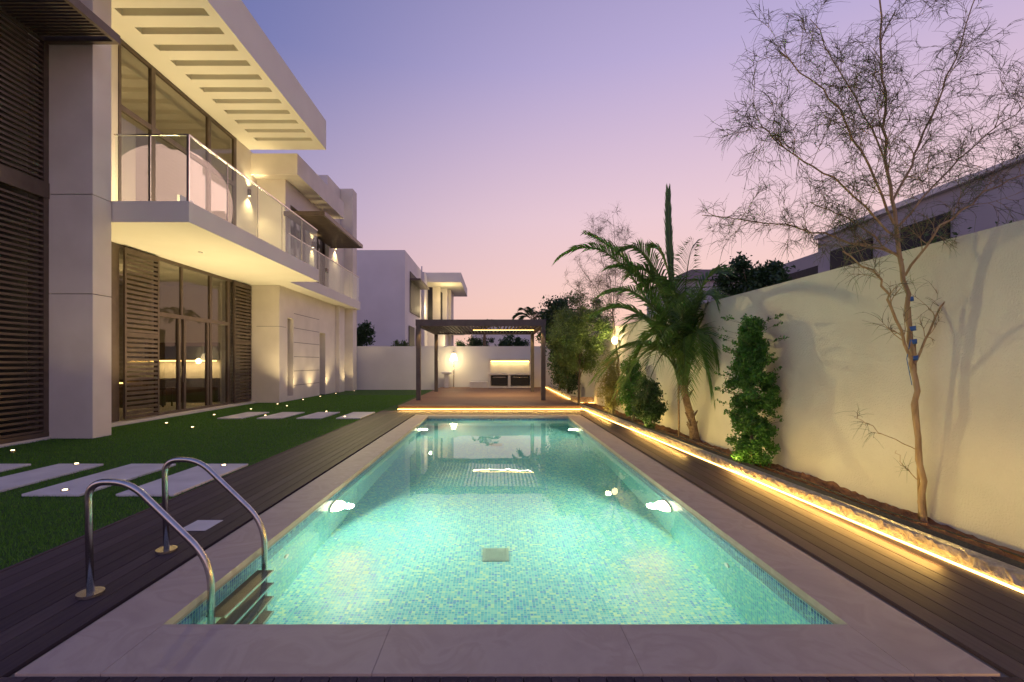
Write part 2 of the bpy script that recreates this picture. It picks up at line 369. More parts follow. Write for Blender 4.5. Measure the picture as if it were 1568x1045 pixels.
# ------------------------------------------------------------ villa
vil=empty('modern_villa')
boxes('pillar_core',[(-9.40,-8.53,10.23,10.67,0,12)],M_groove,vil)
boxes('pillar',[(-9.43,-8.5,10.2,10.7,.0,3.05),(-9.43,-8.5,10.2,10.7,3.064,5.15),(-9.43,-8.5,10.2,10.7,5.164,12)],M_render,vil,.006)
lv=[]
z=.16
while z<8.25:
    if not (5.0<z<5.42): lv.append((-9.50,-9.43,4.0,10.08,z,z+.045))
    z+=.11
boxes('louvre_slats',lv,M_bronze,vil)
boxes('louvre_frames',[(-9.52,-9.40,4,10.19,5.05,5.38),(-9.52,-9.41,4,10.19,.05,.15),(-9.53,-9.42,10.08,10.195,.15,5.05),(-9.53,-9.42,8.0,8.08,.15,5.05),(-9.53,-9.42,10.08,10.195,5.38,8.3),(-9.53,-9.42,8.0,8.08,5.38,8.3)],M_bronze,vil)
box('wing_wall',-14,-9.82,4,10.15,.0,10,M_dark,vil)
box('wing_plinth',-9.7,-9.38,4,10.19,-.01,.05,M_render,vil)
boxes('canopy_frame',[(-9.5,-7.9,10.08,10.18,8.3,8.48),(-7.98,-7.9,4,10.08,8.3,8.48),(-9.5,-9.42,4,10.08,8.31,8.47)],M_bronze,vil)
boxes('canopy_slats',[(-9.42,-7.98,4+i*.09,4.035+i*.09,8.34,8.44) for i in range(67)],M_bronze,vil)
def louvre(name,y0,y1,z0,z1,x,parent,pitch=.13):
    L=[(x-.03,x+.03,y0,y0+.06,z0,z1),(x-.03,x+.03,y1-.06,y1,z0,z1),(x-.03,x+.03,y0+.06,y1-.06,z0,z0+.08),(x-.03,x+.03,y0+.06,y1-.06,z1-.08,z1),(x-.028,x+.032,y0+.06,y1-.06,(z0+z1)/2-.04,(z0+z1)/2+.04)]
    z=z0+.12
    while z<z1-.12: L.append((x-.02,x+.025,y0+.062,y1-.062,z,z+.075)); z+=pitch
    boxes(name,L,M_bronze,parent)
louvre('shutter_a',12.75,14.05,.10,4.66,-9.80,vil); louvre('shutter_b',18.1,19.35,.10,4.66,-9.80,vil)
X=-9.9
fr=[]
for y0,y1 in ((12.3,12.68),(14.08,14.2),(15.06,15.16),(15.32,15.42),(16.56,16.66),(16.72,16.84),(17.82,17.98)):
    fr.append((X-.06,X+.03,y0,y1,.08,3.0 if 14.3<y0<16.7 else 4.71))
fr+=[(X-.055,X+.028,14.2,17.82,2.98,3.10),(X-.055,X+.028,14.2,17.82,.05,.14),(X-.055,X+.027,12.3,19.4,4.62,4.715),(X-.05,X+.025,15.2,15.28,3.1,4.62)]
fr+=[(X+.03,X+.08,15.20,15.23,1.0,1.5),(X+.03,X+.08,15.27,15.30,1.0,1.5)]
boxes('door_frames',fr,M_bronze,vil)
box('glazing_ground',X-.02,X-.01,10.7,19.4,.08,4.7,M_glass,vil)
box('sill',X-.2,-9.6,10.7,19.4,-.005,.06,M_render,vil)
def room(nm,x0,x1,y0,y1,z0,z1,c):
    boxes(nm,[(x0-.1,x0,y0,y1,z0,z1),(x0,x1,y0-.1,y0,z0,z1),(x0,x1,y1,y1+.1,z0,z1),(x0,x1,y0,y1,z0-.02,z0),(x0,x1,y0,y1,z1-.02,z1-.001)],c,vil)
room('living_room',-15.5,-9.98,10.75,19.38,.07,4.71,M_room)
room('bedroom',-15.5,-9.98,10.75,19.2,5.2,10.14,M_room)
boxes('kitchen_units',[(-13.8,-10.9,18.8,19.36,.08,1.0),(-13.8,-10.9,19.0,19.36,1.72,2.4),(-13.2,-11.8,16.4,17.3,.08,.98),(-13.3,-11.7,16.3,17.4,.98,1.04),(-12.9,-12.0,13.2,14.6,.08,.75)],M_bronze,vil)
boxes('bar_stools',[(-11.6+.0,-11.25,16.5+k*.45,16.75+k*.45,.68,.74) for k in range(2)]+[(-11.45,-11.41,16.6+k*.45,16.64+k*.45,.08,.68) for k in range(2)],M_bronze,vil)
boxes('door_reflection_glow',[(-13.6,-11.0,19.02,19.05,1.66,1.70),(-13.1,-11.9,16.36,16.38,.90,.93)],M_led,vil)  # glowing strips added to stand for bright lines reflected in the doors
lamp('reflection_glow_fill','AREA',(-12.3,19.1,1.6),22,WARM2,vil,2.6,sy=.05,target=(-12.3,19.25,1.0))  # added fill that goes with the glowing strips, no kitchen fitting
boxes('curtains',[(-10.25,-10.2,10.9,12.9,.1,4.6),(-10.25,-10.2,18.0,19.3,.1,4.6),(-10.25,-10.2,12.72,13.7,5.25,8.3)],M_curtain,vil)
lamp('bedroom_light','POINT',(-12.5,14,8.9),60,WARM2,vil,.2)
lamp('living_light','POINT',(-12.6,15.5,4.0),38,WARM2,vil,.2)
boxes('pier',[(-9.95,-8.68,19.4,20.0,0,4.715)],M_render,vil,.005)
wl=[(-15.5,-8.7,20.003,20.2,0,4.715),(-15,-8.7,20.8,23.9,0,4.715),(-15,-8.7,24.7,28.5,0,4.715),(-9.2,-8.7,20.2,20.8,3.5,4.715),(-9.2,-8.7,20.2,20.8,0,.2),(-9.2,-8.7,23.9,24.7,3.1,4.715),
    (-8.7,-8.5,26.3,27.2,0,4.715)]
boxes('ground_walls',wl,M_render,vil)
box('end_pillar',-9.6,-8.2,27.75,28.55,0,11.6,M_render,vil,.005)
boxes('wall_joints',[(-8.705,-8.697,20.85,23.85,z,z+.02) for z in (.62,1.24,1.86,2.48,3.1,3.72)],M_groove,vil)
boxes('pier_joints',[(-9.6,-8.677,19.397,20.0,3.06,3.075)],M_groove,vil)
boxes('slot_windows',[(-9.1,-9.05,20.2,20.8,.2,3.5),(-9.1,-9.05,23.9,24.7,.05,3.1)],M_glass,vil)
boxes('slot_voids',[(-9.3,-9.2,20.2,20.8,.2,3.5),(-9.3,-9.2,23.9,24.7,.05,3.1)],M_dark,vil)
boxes('slot_frames',[(-9.1,-9.02,20.2,20.26,.2,3.5),(-9.1,-9.02,20.74,20.8,.2,3.5),(-9.1,-9.02,23.9,23.97,.05,3.1),(-9.1,-9.02,24.63,24.7,.05,3.1)],M_bronze,vil)
box('balcony_slab',-15.6,-6.8,10.72,18.6,4.72,5.19,M_soffit,vil,.006)
box('balcony_slab_rear',-15.6,-7.97,18.603,28.5,4.722,5.188,M_soffit,vil,.006)
boxes('upper_walls',[(-10.1,-9.88,10.7,12.65,5.19,10.15),(-10.1,-9.88,18.4,20.0,5.19,10.15),(-15,-8.7,20.003,20.5,5.19,9.2),(-15,-8.7,25.2,28.5,5.19,9.2),(-9.0,-8.7,20.5,25.2,8.3,9.2),(-9.0,-8.7,22.6,23.2,5.19,8.3)],M_render,vil)
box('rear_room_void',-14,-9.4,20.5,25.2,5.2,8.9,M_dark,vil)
boxes('rear_windows',[(-8.95,-8.93,20.5,22.6,5.2,8.3),(-8.95,-8.93,23.2,25.2,5.2,8.3)],M_glass,vil)
boxes('rear_window_frames',[(-9,-8.88,y,y+.08,5.2,8.3) for y in (20.5,21.5,22.52,23.2,24.2,25.12)],M_bronze,vil)
fr=[(X-.06,X+.04,y0,y1,5.19,10.14) for y0,y1 in ((12.66,12.74),(13.86,14.02),(16.6,16.76),(18.25,18.4))]
fr+=[(X-.055,X+.035,12.74,18.25,8.28,8.42),(X-.055,X+.035,12.74,18.25,10.05,10.145),(X-.055,X+.035,12.74,18.25,5.19,5.28)]
boxes('upper_window_frames',fr,M_bronze,vil)
box('glazing_upper',X-.02,X-.01,12.7,18.3,5.2,10.14,M_glass,vil)
R=[(-15.6,-6.8,8.8,19.4,10.5,11.3),(-7.04,-6.8,8.8,19.4,10.15,10.5),(-15.6,-9.2,8.8,19.4,10.15,10.5)]
ys=[11.78-.67*4+.67*k for k in range(15)]
prev=8.8
for y in ys:
    R.append((-9.2,-7.04,prev,y-.13,10.15,10.5)); prev=y+.13
R.append((-9.2,-7.04,prev,19.4,10.15,10.5))
boxes('main_roof',R,M_soffit,vil)
box('roof_rear',-15,-8.0,19.5,25.5,9.2,10.05,M_render,vil,.005)
box('roof_parapet',-14,-8.9,25.6,27.7,9.2,11.55,M_render,vil)
boxes('rear_canopy_slats',[(-8.68,-7.1,19.9+i*.16,19.95+i*.16,7.66,7.78) for i in range(34)],M_bronze,vil)
boxes('rear_canopy_frame',[(-7.1,-7.0,19.8,25.5,7.64,7.82),(-8.69,-7.1,19.8,19.88,7.64,7.82),(-8.69,-7.1,25.42,25.5,7.64,7.82)],M_bronze,vil)
gl=[];y=10.78
while y<18.5:
    gl.append((-6.86,-6.845,y,min(y+1.56,18.55),5.192,6.67)); y+=1.58
gl+=[(-8.48,-6.87,10.775,10.79,5.192,6.67)]
y=18.7
while y<28.3:
    gl.append((-8.04,-8.025,y,min(y+1.56,28.4),5.19,6.60)); y+=1.58
boxes('balustrade_glass',gl,M_bglass,vil)
hr=[(-6.875,-6.83,10.77,18.56,6.67,6.70),(-8.5,-6.875,10.765,10.80,6.671,6.699),(-8.06,-8.01,18.7,28.4,6.60,6.63),(-6.885,-6.83,10.765,10.80,5.19,6.67),(-7.72,-7.69,10.77,10.795,5.19,6.67)]
for i in range(1,5): hr.append((-6.863,-6.84,10.78+1.58*i-.016,10.78+1.58*i-.006,5.19,6.67))
boxes('balustrade_rail',hr,M_steel,vil)
boxes('balcony_chairs',[(-8.5,-7.9,12.9,13.5,5.50,5.62),(-8.5,-8.42,12.9,13.5,5.62,6.1),(-8.48,-8.43,12.92,12.97,5.19,5.5),(-7.97,-7.92,12.92,12.97,5.19,5.5),(-8.48,-8.43,13.43,13.48,5.19,5.5),(-7.97,-7.92,13.43,13.48,5.19,5.5)],M_white,vil,.01)
def updown(x,y,z,e):
    p=vil
    box('wall_lamp_body',x,x+.1,y-.06,y+.06,z-.13,z+.13,M_bronze,p,.01)
    disc('wall_lamp_lens',(x+.05,y,z-.142),.04,(0,0,1),M_spot,p,16,.01)
    lamp('wall_lamp_down','SPOT',(x+.16,y,z-.16),e,WARM2,p,.03,110,.9,target=(x+.05,y,z-2))
    lamp('wall_lamp_up','SPOT',(x+.16,y,z+.16),e*.6,WARM2,p,.03,110,.9,target=(x+.05,y,z+2))
updown(-9.88,19.3,8.4,110); updown(-8.7,26.2,7.9,110); updown(-8.7,22.9,7.2,50)
lamp('roof_soffit_fill','AREA',(-8.9,14.7,5.24),280,WARM2,vil,.06,sy=7.2,target=(-8.4,14.7,12))  # unseen strip added at balcony floor to brighten the roof soffit
disc('motion_sensor',(-8.3,13.6,4.69),.06,(0,0,1),M_white,vil,18,.028)
box('floodlight_body',-8.1,-8.0,22.9,23.15,5.9,6.1,M_bronze,vil,.01)
lamp('garden_flood','SPOT',(-7.8,23.0,5.0),4800,(1,.84,.35),vil,.12,52,.9,target=(4.3,7.6,1.5))

# ------------------------------------------------------------ right planter, wall, LED kerb
def skew(name,y0,y1,f0,f1,z0,z1,mat,parent=None):
    v=[(f0(y0),y0,z0),(f1(y0),y0,z0),(f1(y1),y1,z0),(f0(y1),y1,z0),(f0(y0),y0,z1),(f1(y0),y0,z1),(f1(y1),y1,z1),(f0(y1),y1,z1)]
    return mesh(name,v,BF,mat,parent)
skew('garden_wall',-3,29,wallx,lambda y:wallx(y)+.2,-.03,2.8,M_wall)
skew('gravel_strip',-3,18.5,lambda y:ledx(y)+.10,lambda y:ledx(y)+.34,-.029,.08,M_mat)
ny=500;nx=14;v=[];f=[]
hh=rng.normal(0,.009,(ny+1,nx+1)); hh=(hh+np.roll(hh,1,0)+np.roll(hh,1,1))/1.4
for i in range(ny+1):
    y=-1+30*i/ny
    for j in range(nx+1):
        xx=(ledx(y)+.33)+(wallx(y)-.002-ledx(y)-.33)*j/nx
        v.append((xx,y,.03+hh[i,j]+.025*math.sin(y*1.3+j*.4)+.012*math.sin(y*5.1+j)))
for i in range(ny):
    for j in range(nx):
        a=i*(nx+1)+j; f.append((a,a+1,a+nx+2,a+nx+1))
mesh('planting_bed',v,f,M_soil)
kb=empty('stone_kerb')
def rough(name,f0,f1,y0,y1,z0,z1,parent):
    n=int((y1-y0)/.035); prof=[(0,z0),(0,(z0*2+z1)/3),(0,(z0+2*z1)/3),(0.0,z1),(.5,z1),(1,z1)]
    v=[];f=[];m=len(prof)
    for i in range(n+1):
        y=y0+(y1-y0)*i/n
        for j,(u,z) in enumerate(prof):
            x=f0(y)+(f1(y)-f0(y))*u
            x+=random.uniform(-.018,.022) if j in(1,2) else (random.uniform(-.006,.02) if j==3 else 0)
            zz=z+(random.uniform(-.012,.008) if j in(2,3,4) else 0)
            v.append((x,y+random.uniform(-.008,.008),zz))
    for i in range(n):
        for j in range(m-1):
            a=i*m+j; f.append((a,a+1,a+m+1,a+m))
    return mesh(name,v,f,M_stone,parent)
rough('stones',ledx,lambda y:ledx(y)+.115,-1,18.5,0.0,.115,kb)
f0=lambda y:ledx(y)-.03
skew('led_strip',-1,18.4,f0,lambda y:f0(y)+.014,.004,.018,M_led,kb)
for yc in (1.5,6,10.5,15):
    x=ledx(yc); lamp('led_light','AREA',(x-.05,yc,.07),48,(1,.57,.13),kb,.02,sy=4.4,target=(x-.55,yc,-.10))
    lamp('led_light_b','AREA',(x-.06,yc,.02),8,(1,.58,.14),kb,.01,sy=4.4,target=(x+.5,yc,.16))
    lamp('garden_wall_fill','AREA',(x+.12,yc,.13),17,(1,.72,.22),kb,.02,sy=4.4,target=(x+.9,yc,1.1))  # added behind the kerb to yellow the wall; the strip faces the deck
kr=empty('raised_garden_kerb')
rough('side',lambda y:2.98,lambda y:3.12,19.1,28.6,.0,.28,kr)
boxes('return',[(2.99,3.9,18.9,19.08,.0,.26)],M_stone,kr)
box('led_a',2.92,2.94,19.1,28.6,.16,.175,M_led,kr); box('led_b',2.9,3.85,18.84,18.855,.04,.055,M_led,kr)
lamp('led_side','AREA',(2.9,23.8,.2),40,(1,.58,.14),kr,.02,sy=9.4,target=(2.6,23.8,.0))
lamp('led_return','AREA',(3.35,18.78,.08),8,(1,.58,.14),kr,.9,sy=.03,target=(3.35,18.4,.05))
t=Tubes(); hp=[Vector((ledx(y)+.47+.03*math.sin(y*2.1),y,.07)) for y in np.arange(1,16,.25)]
t.add(hp,[.008]*len(hp),6); t.obj('irrigation_hose',M_hose)
wlamp=empty('garden_wall_lamp'); wx=wallx(15.5)
box('bracket',wx-.10,wx,15.44,15.56,2.28,2.34,M_bronze,wlamp)
t=Tubes(); t.add([Vector((wx-.14,15.5,2.2+.02*k)) for k in range(13)],[.05+.05*math.sin(math.pi*k/12) for k in range(13)],14,True); t.obj('globe',M_lamp,wlamp)
lamp('bulb','POINT',(wx-.35,15.5,2.4),50,WARM2,wlamp,.08)

# ------------------------------------------------------------ back wall + platform + pergola
box('rear_boundary_wall',-14,wallx(29)+.1,29.0,29.2,-.03,2.6,M_backwall)
plat=empty('raised_deck_platform')
pb=[];y=16.3
while y<28.9: pb.append((-3.3,2.9,y+.003,y+.137,.12,.15)); y+=.14
boxes('boards',pb,M_deck2,plat)
box('riser',-3.28,2.88,16.33,28.9,-.03,.118,M_deck2,plat)
box('step_led',-3.3,2.88,16.27,16.285,.03,.05,M_led,plat)
lamp('step_light','AREA',(-.2,16.22,.09),65,(1,.57,.13),plat,6.1,sy=.02,target=(-.2,15.9,-.05))
per=empty('garden_pergola')
pl=[]
for x,y in ((-3.0,18.8),(1.85,18.8),(-3.0,24.4),(1.85,24.4)): pl.append((x-.085,x+.085,y-.085,y+.085,.15,3.03))
boxes('posts',pl,M_pergola,per,.005)
boxes('beams',[(-3.1,1.95,18.7,18.9,3.031,3.28),(-3.1,1.95,24.3,24.5,3.031,3.28),(-3.1,-2.9,18.9,24.3,3.031,3.28),(1.75,1.95,18.9,24.3,3.031,3.28)],M_pergola,per,.004)
boxes('roof_louvres',[(-2.9+i*.155,-2.86+i*.155,18.9,24.3,3.08,3.24) for i in range(30)],M_pergola,per)
boxes('roof_led',[(-1.0,1.7,21.5,21.52,3.045,3.06)],M_led,per)
lamp('pergola_light','AREA',(.3,21.6,3.0),150,WARM2,per,2.6,sy=.04,target=(.3,21.9,0))
for x in (-3.0,1.85):
    for y in (18.8,24.4):
        lamp('post_light','SPOT',(x+(.15 if x<0 else -.15),y-.17,2.95),60,WARM,per,.03,60,.8,target=(x,y,.6))
bq=empty('barbecue_counter')
boxes('counter',[(-.45,2.15,28.0,28.6,.9,1.0),(-.45,-.3,28.02,28.6,.15,.9),(.72,.86,28.02,28.6,.15,.9),(2.0,2.15,28.02,28.6,.15,.9),(-.3,2.0,28.45,28.6,.15,.9),(-.3,2.0,28.03,28.45,.15,.25),(-.45,-.3,28.603,28.98,.15,1.85),(2.0,2.15,28.603,28.98,.15,1.85),(-.3,2.0,28.603,28.98,1.72,1.85),(-.3,2.0,28.9,28.98,1.0,1.72)],M_ctop,bq)
boxes('oven_doors',[(-.25,.68,28.1,28.15,.3,.86),(.9,1.96,28.1,28.15,.3,.86)],M_dark,bq,.01)
boxes('door_handles',[(-.15,.58,28.07,28.09,.76,.78),(1.0,1.86,28.07,28.09,.76,.78)],M_steel,bq)
box('counter_led',-.28,1.98,28.85,28.88,1.68,1.71,M_led,bq)
lamp('counter_light','AREA',(.85,28.75,1.70),11,(1,.74,.32),bq,2.2,sy=.04,target=(.85,28.78,1.0))
box('low_bench',-1.5,-.46,28.1,28.9,.15,.5,M_ctop,bq,.01)
rl=empty('garden_lantern'); t=Tubes()
t.add([Vector((-2.5,28.8,1.72)),Vector((-2.5,28.8,1.95)),Vector((-2.5,28.8,2.15))],[.26,.20,.12],18,True); t.obj('shade',M_lamp,rl,False)
t=Tubes(); t.add([Vector((-2.5,28.8,2.15)),Vector((-2.5,28.8,2.3))],[.03,.03],8,True); t.add([Vector((-2.5,28.8,.15)),Vector((-2.5,28.8,1.72))],[.025,.025],8,True); t.obj('stem',M_steel,rl)
lamp('lantern_bulb','POINT',(-2.5,28.2,1.7),60,WARM2,rl,.15)
sk=empty('outdoor_washbasin')
boxes('pedestal',[(-3.0,-2.75,28.3,28.6,.15,.95),(-3.15,-2.6,28.15,28.7,.95,1.08)],M_white,sk,.02)

# ------------------------------------------------------------ neighbour houses
nh=empty('neighbour_villa')
boxes('masses',[(-14,-6.76,36,44,0,10.0),(-12,-6.5,44.1,46,0,9.9),(-12,-5.0,50,56,0,10.7),(-10,-4.9,46.05,49.9,0,4.79)],M_neigh,nh)
boxes('roof_slab',[(-9.5,-3.3,46.05,56.2,9.3,10.2)],M_soffit,nh)
boxes('balcony',[(-9.5,-3.6,46.05,56,4.8,5.3)],M_soffit,nh)
boxes('inner_wall',[(-9.4,-5.6,49,49.2,5.3,9.3),(-5.0,-4.7,51,54,0,9.3)],M_render,nh)
boxes('windows',[(-6.74,-6.70,37.5,40,1,4.5),(-6.74,-6.7,40.8,43,1,4.5),(-6.74,-6.70,38,42.8,5.6,8.8),(-6.45,-6.0,46.02,46.08,5.3,8.8),(-5.58,-5.5,49,50,5.4,8.8)],M_dark,nh)
boxes('canopy',[(-6.7,-5.9,38,43,8.1,8.25)],M_bronze,nh)
boxes('antennas',[(-8.0,-7.9,52,52.1,10.7,12.0),(-5.2,-5.0,54,54.3,10.2,11)],M_darkhouse,nh)
lamp('nh_light','POINT',(-4.6,47.5,7.9),170,WARM2,nh,.1); lamp('nh_light_b','POINT',(-4.2,45.6,3.5),120,WARM2,nh,.1); lamp('nh_light_c','POINT',(-6.0,44.5,6.5),80,WARM2,nh,.1)
rh=empty('neighbour_house')
boxes('masses',[(16,26,9,24,0,7.7),(16.6,26,24.05,28.2,0,7.3),(18,24,12,18,7.7,8.7)],M_darkhouse,rh)
boxes('coping',[(15.8,26.2,16.1,24.02,7.7,7.9),(15.8,26.2,8.8,16.05,7.72,7.86)],M_neigh,rh)
boxes('windows',[(16.52,16.59,24.6,27.6,4.8,6.6),(15.9,15.99,17,19,4.5,6.9),(15.9,15.99,20.5,23,4.5,6.9)],M_dark,rh)
dv=empty('distant_villa')
box('walls',15,23,41,48,0,8.6,M_darkhouse,dv)
mesh('hip_roof',[(14.5,40.5,8.6),(23.5,40.5,8.6),(23.5,48.5,8.6),(14.5,48.5,8.6),(18,44.5,10.2),(20,44.5,10.2)],[(0,1,5,4),(1,2,5),(2,3,4,5),(3,0,4)],M_roof,dv)
dh=empty('far_house'); boxes('walls',[(-3.0,4.5,62,70,0,6.6)],M_neigh,dh); boxes('parapet',[(-3.2,4.7,61.8,70.2,6.6,6.9)],M_soffit,dh)

# ------------------------------------------------------------ vegetation
def leaves(name,clumps,n,size,mat,parent=None,aspect=.5):
    C=np.array([c[:3] for c in clumps]);Rr=np.array([c[3] for c in clumps])
    idx=rng.integers(0,len(clumps),n)
    d=rng.normal(size=(n,3)); d/=np.linalg.norm(d,axis=1)[:,None]
    r=rng.random(n)**(.5)*Rr[idx]*(1+.25*rng.normal(size=n))
    P=C[idx]+d*r[:,None]
    a=rng.normal(size=(n,3)); a/=np.linalg.norm(a,axis=1)[:,None]
    b=np.cross(a,rng.normal(size=(n,3))); b/=np.linalg.norm(b,axis=1)[:,None]
    s=size*rng.uniform(.6,1.3,n)[:,None]
    V=np.stack([P-a*s,P-b*s*aspect,P+a*s,P+b*s*aspect],1).reshape(-1,3)
    V[:,2]=np.maximum(V[:,2],.02)
    V[:,0]=np.where((V[:,1]<29)&(V[:,1]>0)&(V[:,2]<2.8)&(V[:,0]>0)&(V[:,0]<4.5),np.minimum(V[:,0],4.42-.04*(V[:,1]-4)-.01),V[:,0])
    return mesh(name,V,np.arange(4*n).reshape(-1,4),mat,parent)
def clumps_ell(c,r,k,cr):
    out=[]
    for _ in range(k):
        d=rng.normal(size=3); d/=np.linalg.norm(d); u=rng.random()**.45
        p=np.array(c)+d*u*np.array(r)
        out.append((*p,cr*rng.uniform(.6,1.3)))
    return out
def bush(name,c,r,n,size,mat,k=30,cr=.25,trunk=True,aspect=.5):
    p=empty(name); leaves('foliage',clumps_ell(c,r,k,cr),n,size,mat,p,aspect)
    if trunk:
        t=Tubes(); base=Vector((c[0],c[1],0))
        top=Vector(c)
        t.add([base,base.lerp(top,.5)+Vector((.03,.02,0)),top],[.05,.04,.02],6)
        for _ in range(7):
            e=Vector((c[0]+random.uniform(-r[0],r[0])*.7,c[1]+random.uniform(-r[1],r[1])*.7,c[2]+random.uniform(-.2,.8)*r[2]))
            s=base.lerp(top,random.uniform(.3,.9)); t.add([s,s.lerp(e,.5)+Vector((0,0,.05)),e],[.02,.014,.006],5)
        t.obj('branches',M_twig,p)
    return p
p=empty('columnar_shrub'); cl=[]
for i in range(210):
    z=random.uniform(.08,2.25); rr=.40*min(1,.6+z*.6)*(1-max(0,(z-1.35))/1.3)*(.86+.14*math.sin(z*6)) ; a=random.uniform(0,6.28); q=random.random()**.5*rr
    cl.append((3.92+q*math.cos(a)*.85,7.4+q*math.sin(a),z,.09))
leaves('foliage',cl,36000,.021,M_leaf,p,.6)
cl=[]
t=Tubes()
for k in range(70):
    z=random.uniform(.3,2.2);a=random.uniform(0,6.28);s=Vector((3.92,7.4,z)); l=random.uniform(.8,1.25); e=s+Vector((math.cos(a)*.40*l,math.sin(a)*.46*l,.16)); t.add([s,e],[.004,.002],3)
    for u in (.8,.9,1): q=s.lerp(e,u); cl.append((q.x,q.y,q.z,.03))
leaves('outer_leaves',cl,1600,.02,M_leaf,p,.6)
t.add([Vector((3.92,7.4,0)),Vector((3.92,7.4,2.0))],[.03,.01],6); t.obj('stems',M_twig,p)
bush('round_shrub',(3.62,11.4,.66),(.36,.42,.58),9000,.035,M_leafd,36,.15)
bush('round_shrub',(3.7,13.0,.9),(.3,.4,.8),7000,.035,M_leaf,30,.18)
bush('yellow_shrub',(3.45,14.3,.9),(.28,.5,.85),7000,.06,M_leafy,30,.22,True,.12)
bush('feathery_tree',(2.85,16.6,2.45),(1.0,1.3,1.15),26000,.055,M_leaffea,80,.3,True,.2)
bush('hedge_tree',(3.35,22.5,1.9),(.75,2.4,1.7),18000,.06,M_leafd,70,.4)
bush('hedge_tree',(3.1,23.5,3.3),(1.0,1.6,1.5),14000,.07,M_leafd,50,.4)
bush('hedge_tree',(4.6,25,3.2),(1.5,2,1.9),14000,.07,M_leaffea,50,.45,True,.3)
bush('boundary_tree',(8.5,16.0,4.0),(1.0,1.0,1.15),14000,.07,M_leafd,40,.35)
bush('boundary_tree',(7.3,6.9,3.0),(1.2,.7,.5),7000,.04,M_leafd,40,.22)
bush('background_bush',(-9.2,33,3.5),(.8,.8,1.0),5000,.08,M_leafd,24,.35)
bush('background_bush',(-6.6,34,2.6),(1.2,.8,.45),3000,.07,M_leaffea,20,.3,False)
bush('background_bush',(1.2,40,3.0),(1.6,1,.8),4000,.09,M_leafd,20,.4,False)
bush('background_bush',(-2.2,45,3.4),(2.2,1,.6),3000,.09,M_leafd,20,.4,False)

def frond(tb,V,F,p0,p1,p2,L=.5,n=62,start=.22,closed=0,width=.0125,r0=.02):
    pts=[p0*(1-t)**2+p1*2*t*(1-t)+p2*t*t for t in [i/24 for i in range(25)]]
    tb.add(pts,[r0*(1-i/25)+.003 for i in range(25)],5)
    for i in range(n):
        t=start+(1-start)*i/(n-1); q=p0*(1-t)**2+p1*2*t*(1-t)+p2*t*t
        T=((p1-p0)*(1-t)+(p2-p1)*t).normalized()
        Sd=T.cross(Vector((0,0,1)))
        if Sd.length<.15: Sd=T.cross(Vector((.3,1,0)))
        Sd.normalize(); Nn=Sd.cross(T)
        u=(t-start)/(1-start); l=L*(.35+.65*math.sin(math.pi*min(1,.12+.8*u)))*random.uniform(.85,1.1)
        for sg in (-1,1):
            sp=.75*(1-closed)
            d=(Sd*sg*sp+T*(.55+closed*.6+.5*u)+Nn*.22*(1-closed)+Vector([random.uniform(-.09,.09)*(1-closed*.6) for _ in range(3)])).normalized()
            a=q; m=q+d*l*.5; e=q+d*l+Vector((0,0,-.22*l*(1-closed)*random.uniform(.5,2)))
            wv=T.cross(Nn) if closed>.5 else (T*.8+Nn*.6*sg).normalized()
            w=wv*width
            k=len(V); V+= [tuple(a-w*.6),tuple(a+w*.6),tuple(m+w),tuple(m-w),tuple(e)]
            F+= [(k,k+1,k+2,k+3),(k+3,k+2,k+4)]
pal=empty('date_palm'); tb=Tubes();V=[];F=[]
def PP(px,py,Y): return Vector(((px-759)*Y/740,Y,1.6-(py-556)*Y/740))
C0=PP(1046,590,9.9)
FR=[((960,330),(862,392),9.6),((1000,400),(900,360),10.4),((1010,350),(955,385),9.4),((1030,380),(1000,380),10.3),((1046,400),(1062,375),9.5),((1060,400),(1108,420),10.0),((1075,420),(1125,480),9.5),
    ((1010,420),(930,450),9.2),((990,440),(915,480),10.3),((1000,470),(915,580),9.3),((1010,470),(948,600),9.7),((1080,470),(1105,560),9.2),((1060,430),(1085,520),10.0),((1030,470),(985,610),9.2),((1040,420),(1010,520),10.2),((1070,480),(1095,610),9.4),((1010,380),(968,420),9.9),((1045,440),(1050,600),9.0),
    ((1000,430),(960,520),9.3),((1030,430),(1000,560),9.1),((1065,440),(1075,560),9.1),((1050,400),(1035,470),9.0),((1070,400),(1100,470),9.3),((1020,400),(985,440),10.1),((1000,400),(940,410),9.7),((1035,400),(1025,440),9.3),((1055,420),(1060,480),10.2),((1010,450),(970,560),10.1)]
for c,e,Y in FR:
    frond(tb,V,F,C0+Vector((random.uniform(-.08,.08),random.uniform(-.08,.08),0)),PP(*c,(9.9+Y)/2),PP(*e,Y),.54,62,.22,0,.014)
frond(tb,V,F,C0,PP(1024,430,9.9),PP(1023,300,9.9),.58,60,.45,.78,.015,.022)
mesh('leaflets',V,F,M_palm,pal); tb.obj('rachises',M_leaffea,pal)
t=Tubes(); b0=PP(1064,676,9.9)
t.add([b0,b0.lerp(C0,.3)+Vector((.03,0,0)),b0.lerp(C0,.7),C0,C0+Vector((-.03,0,.3))],[.11,.075,.07,.08,.05],10)
for k in range(24):
    s=b0.lerp(C0,random.uniform(.05,1)); a=random.uniform(0,6.28); e=s+Vector((math.cos(a)*.13,math.sin(a)*.13,.22)); t.add([s,e],[.035,.012],5,True)
t.add([b0+Vector((-.25,.2,0)),C0+Vector((-.1,0,.2))],[.02,.02],6); t.obj('trunk',M_palmbark,pal)
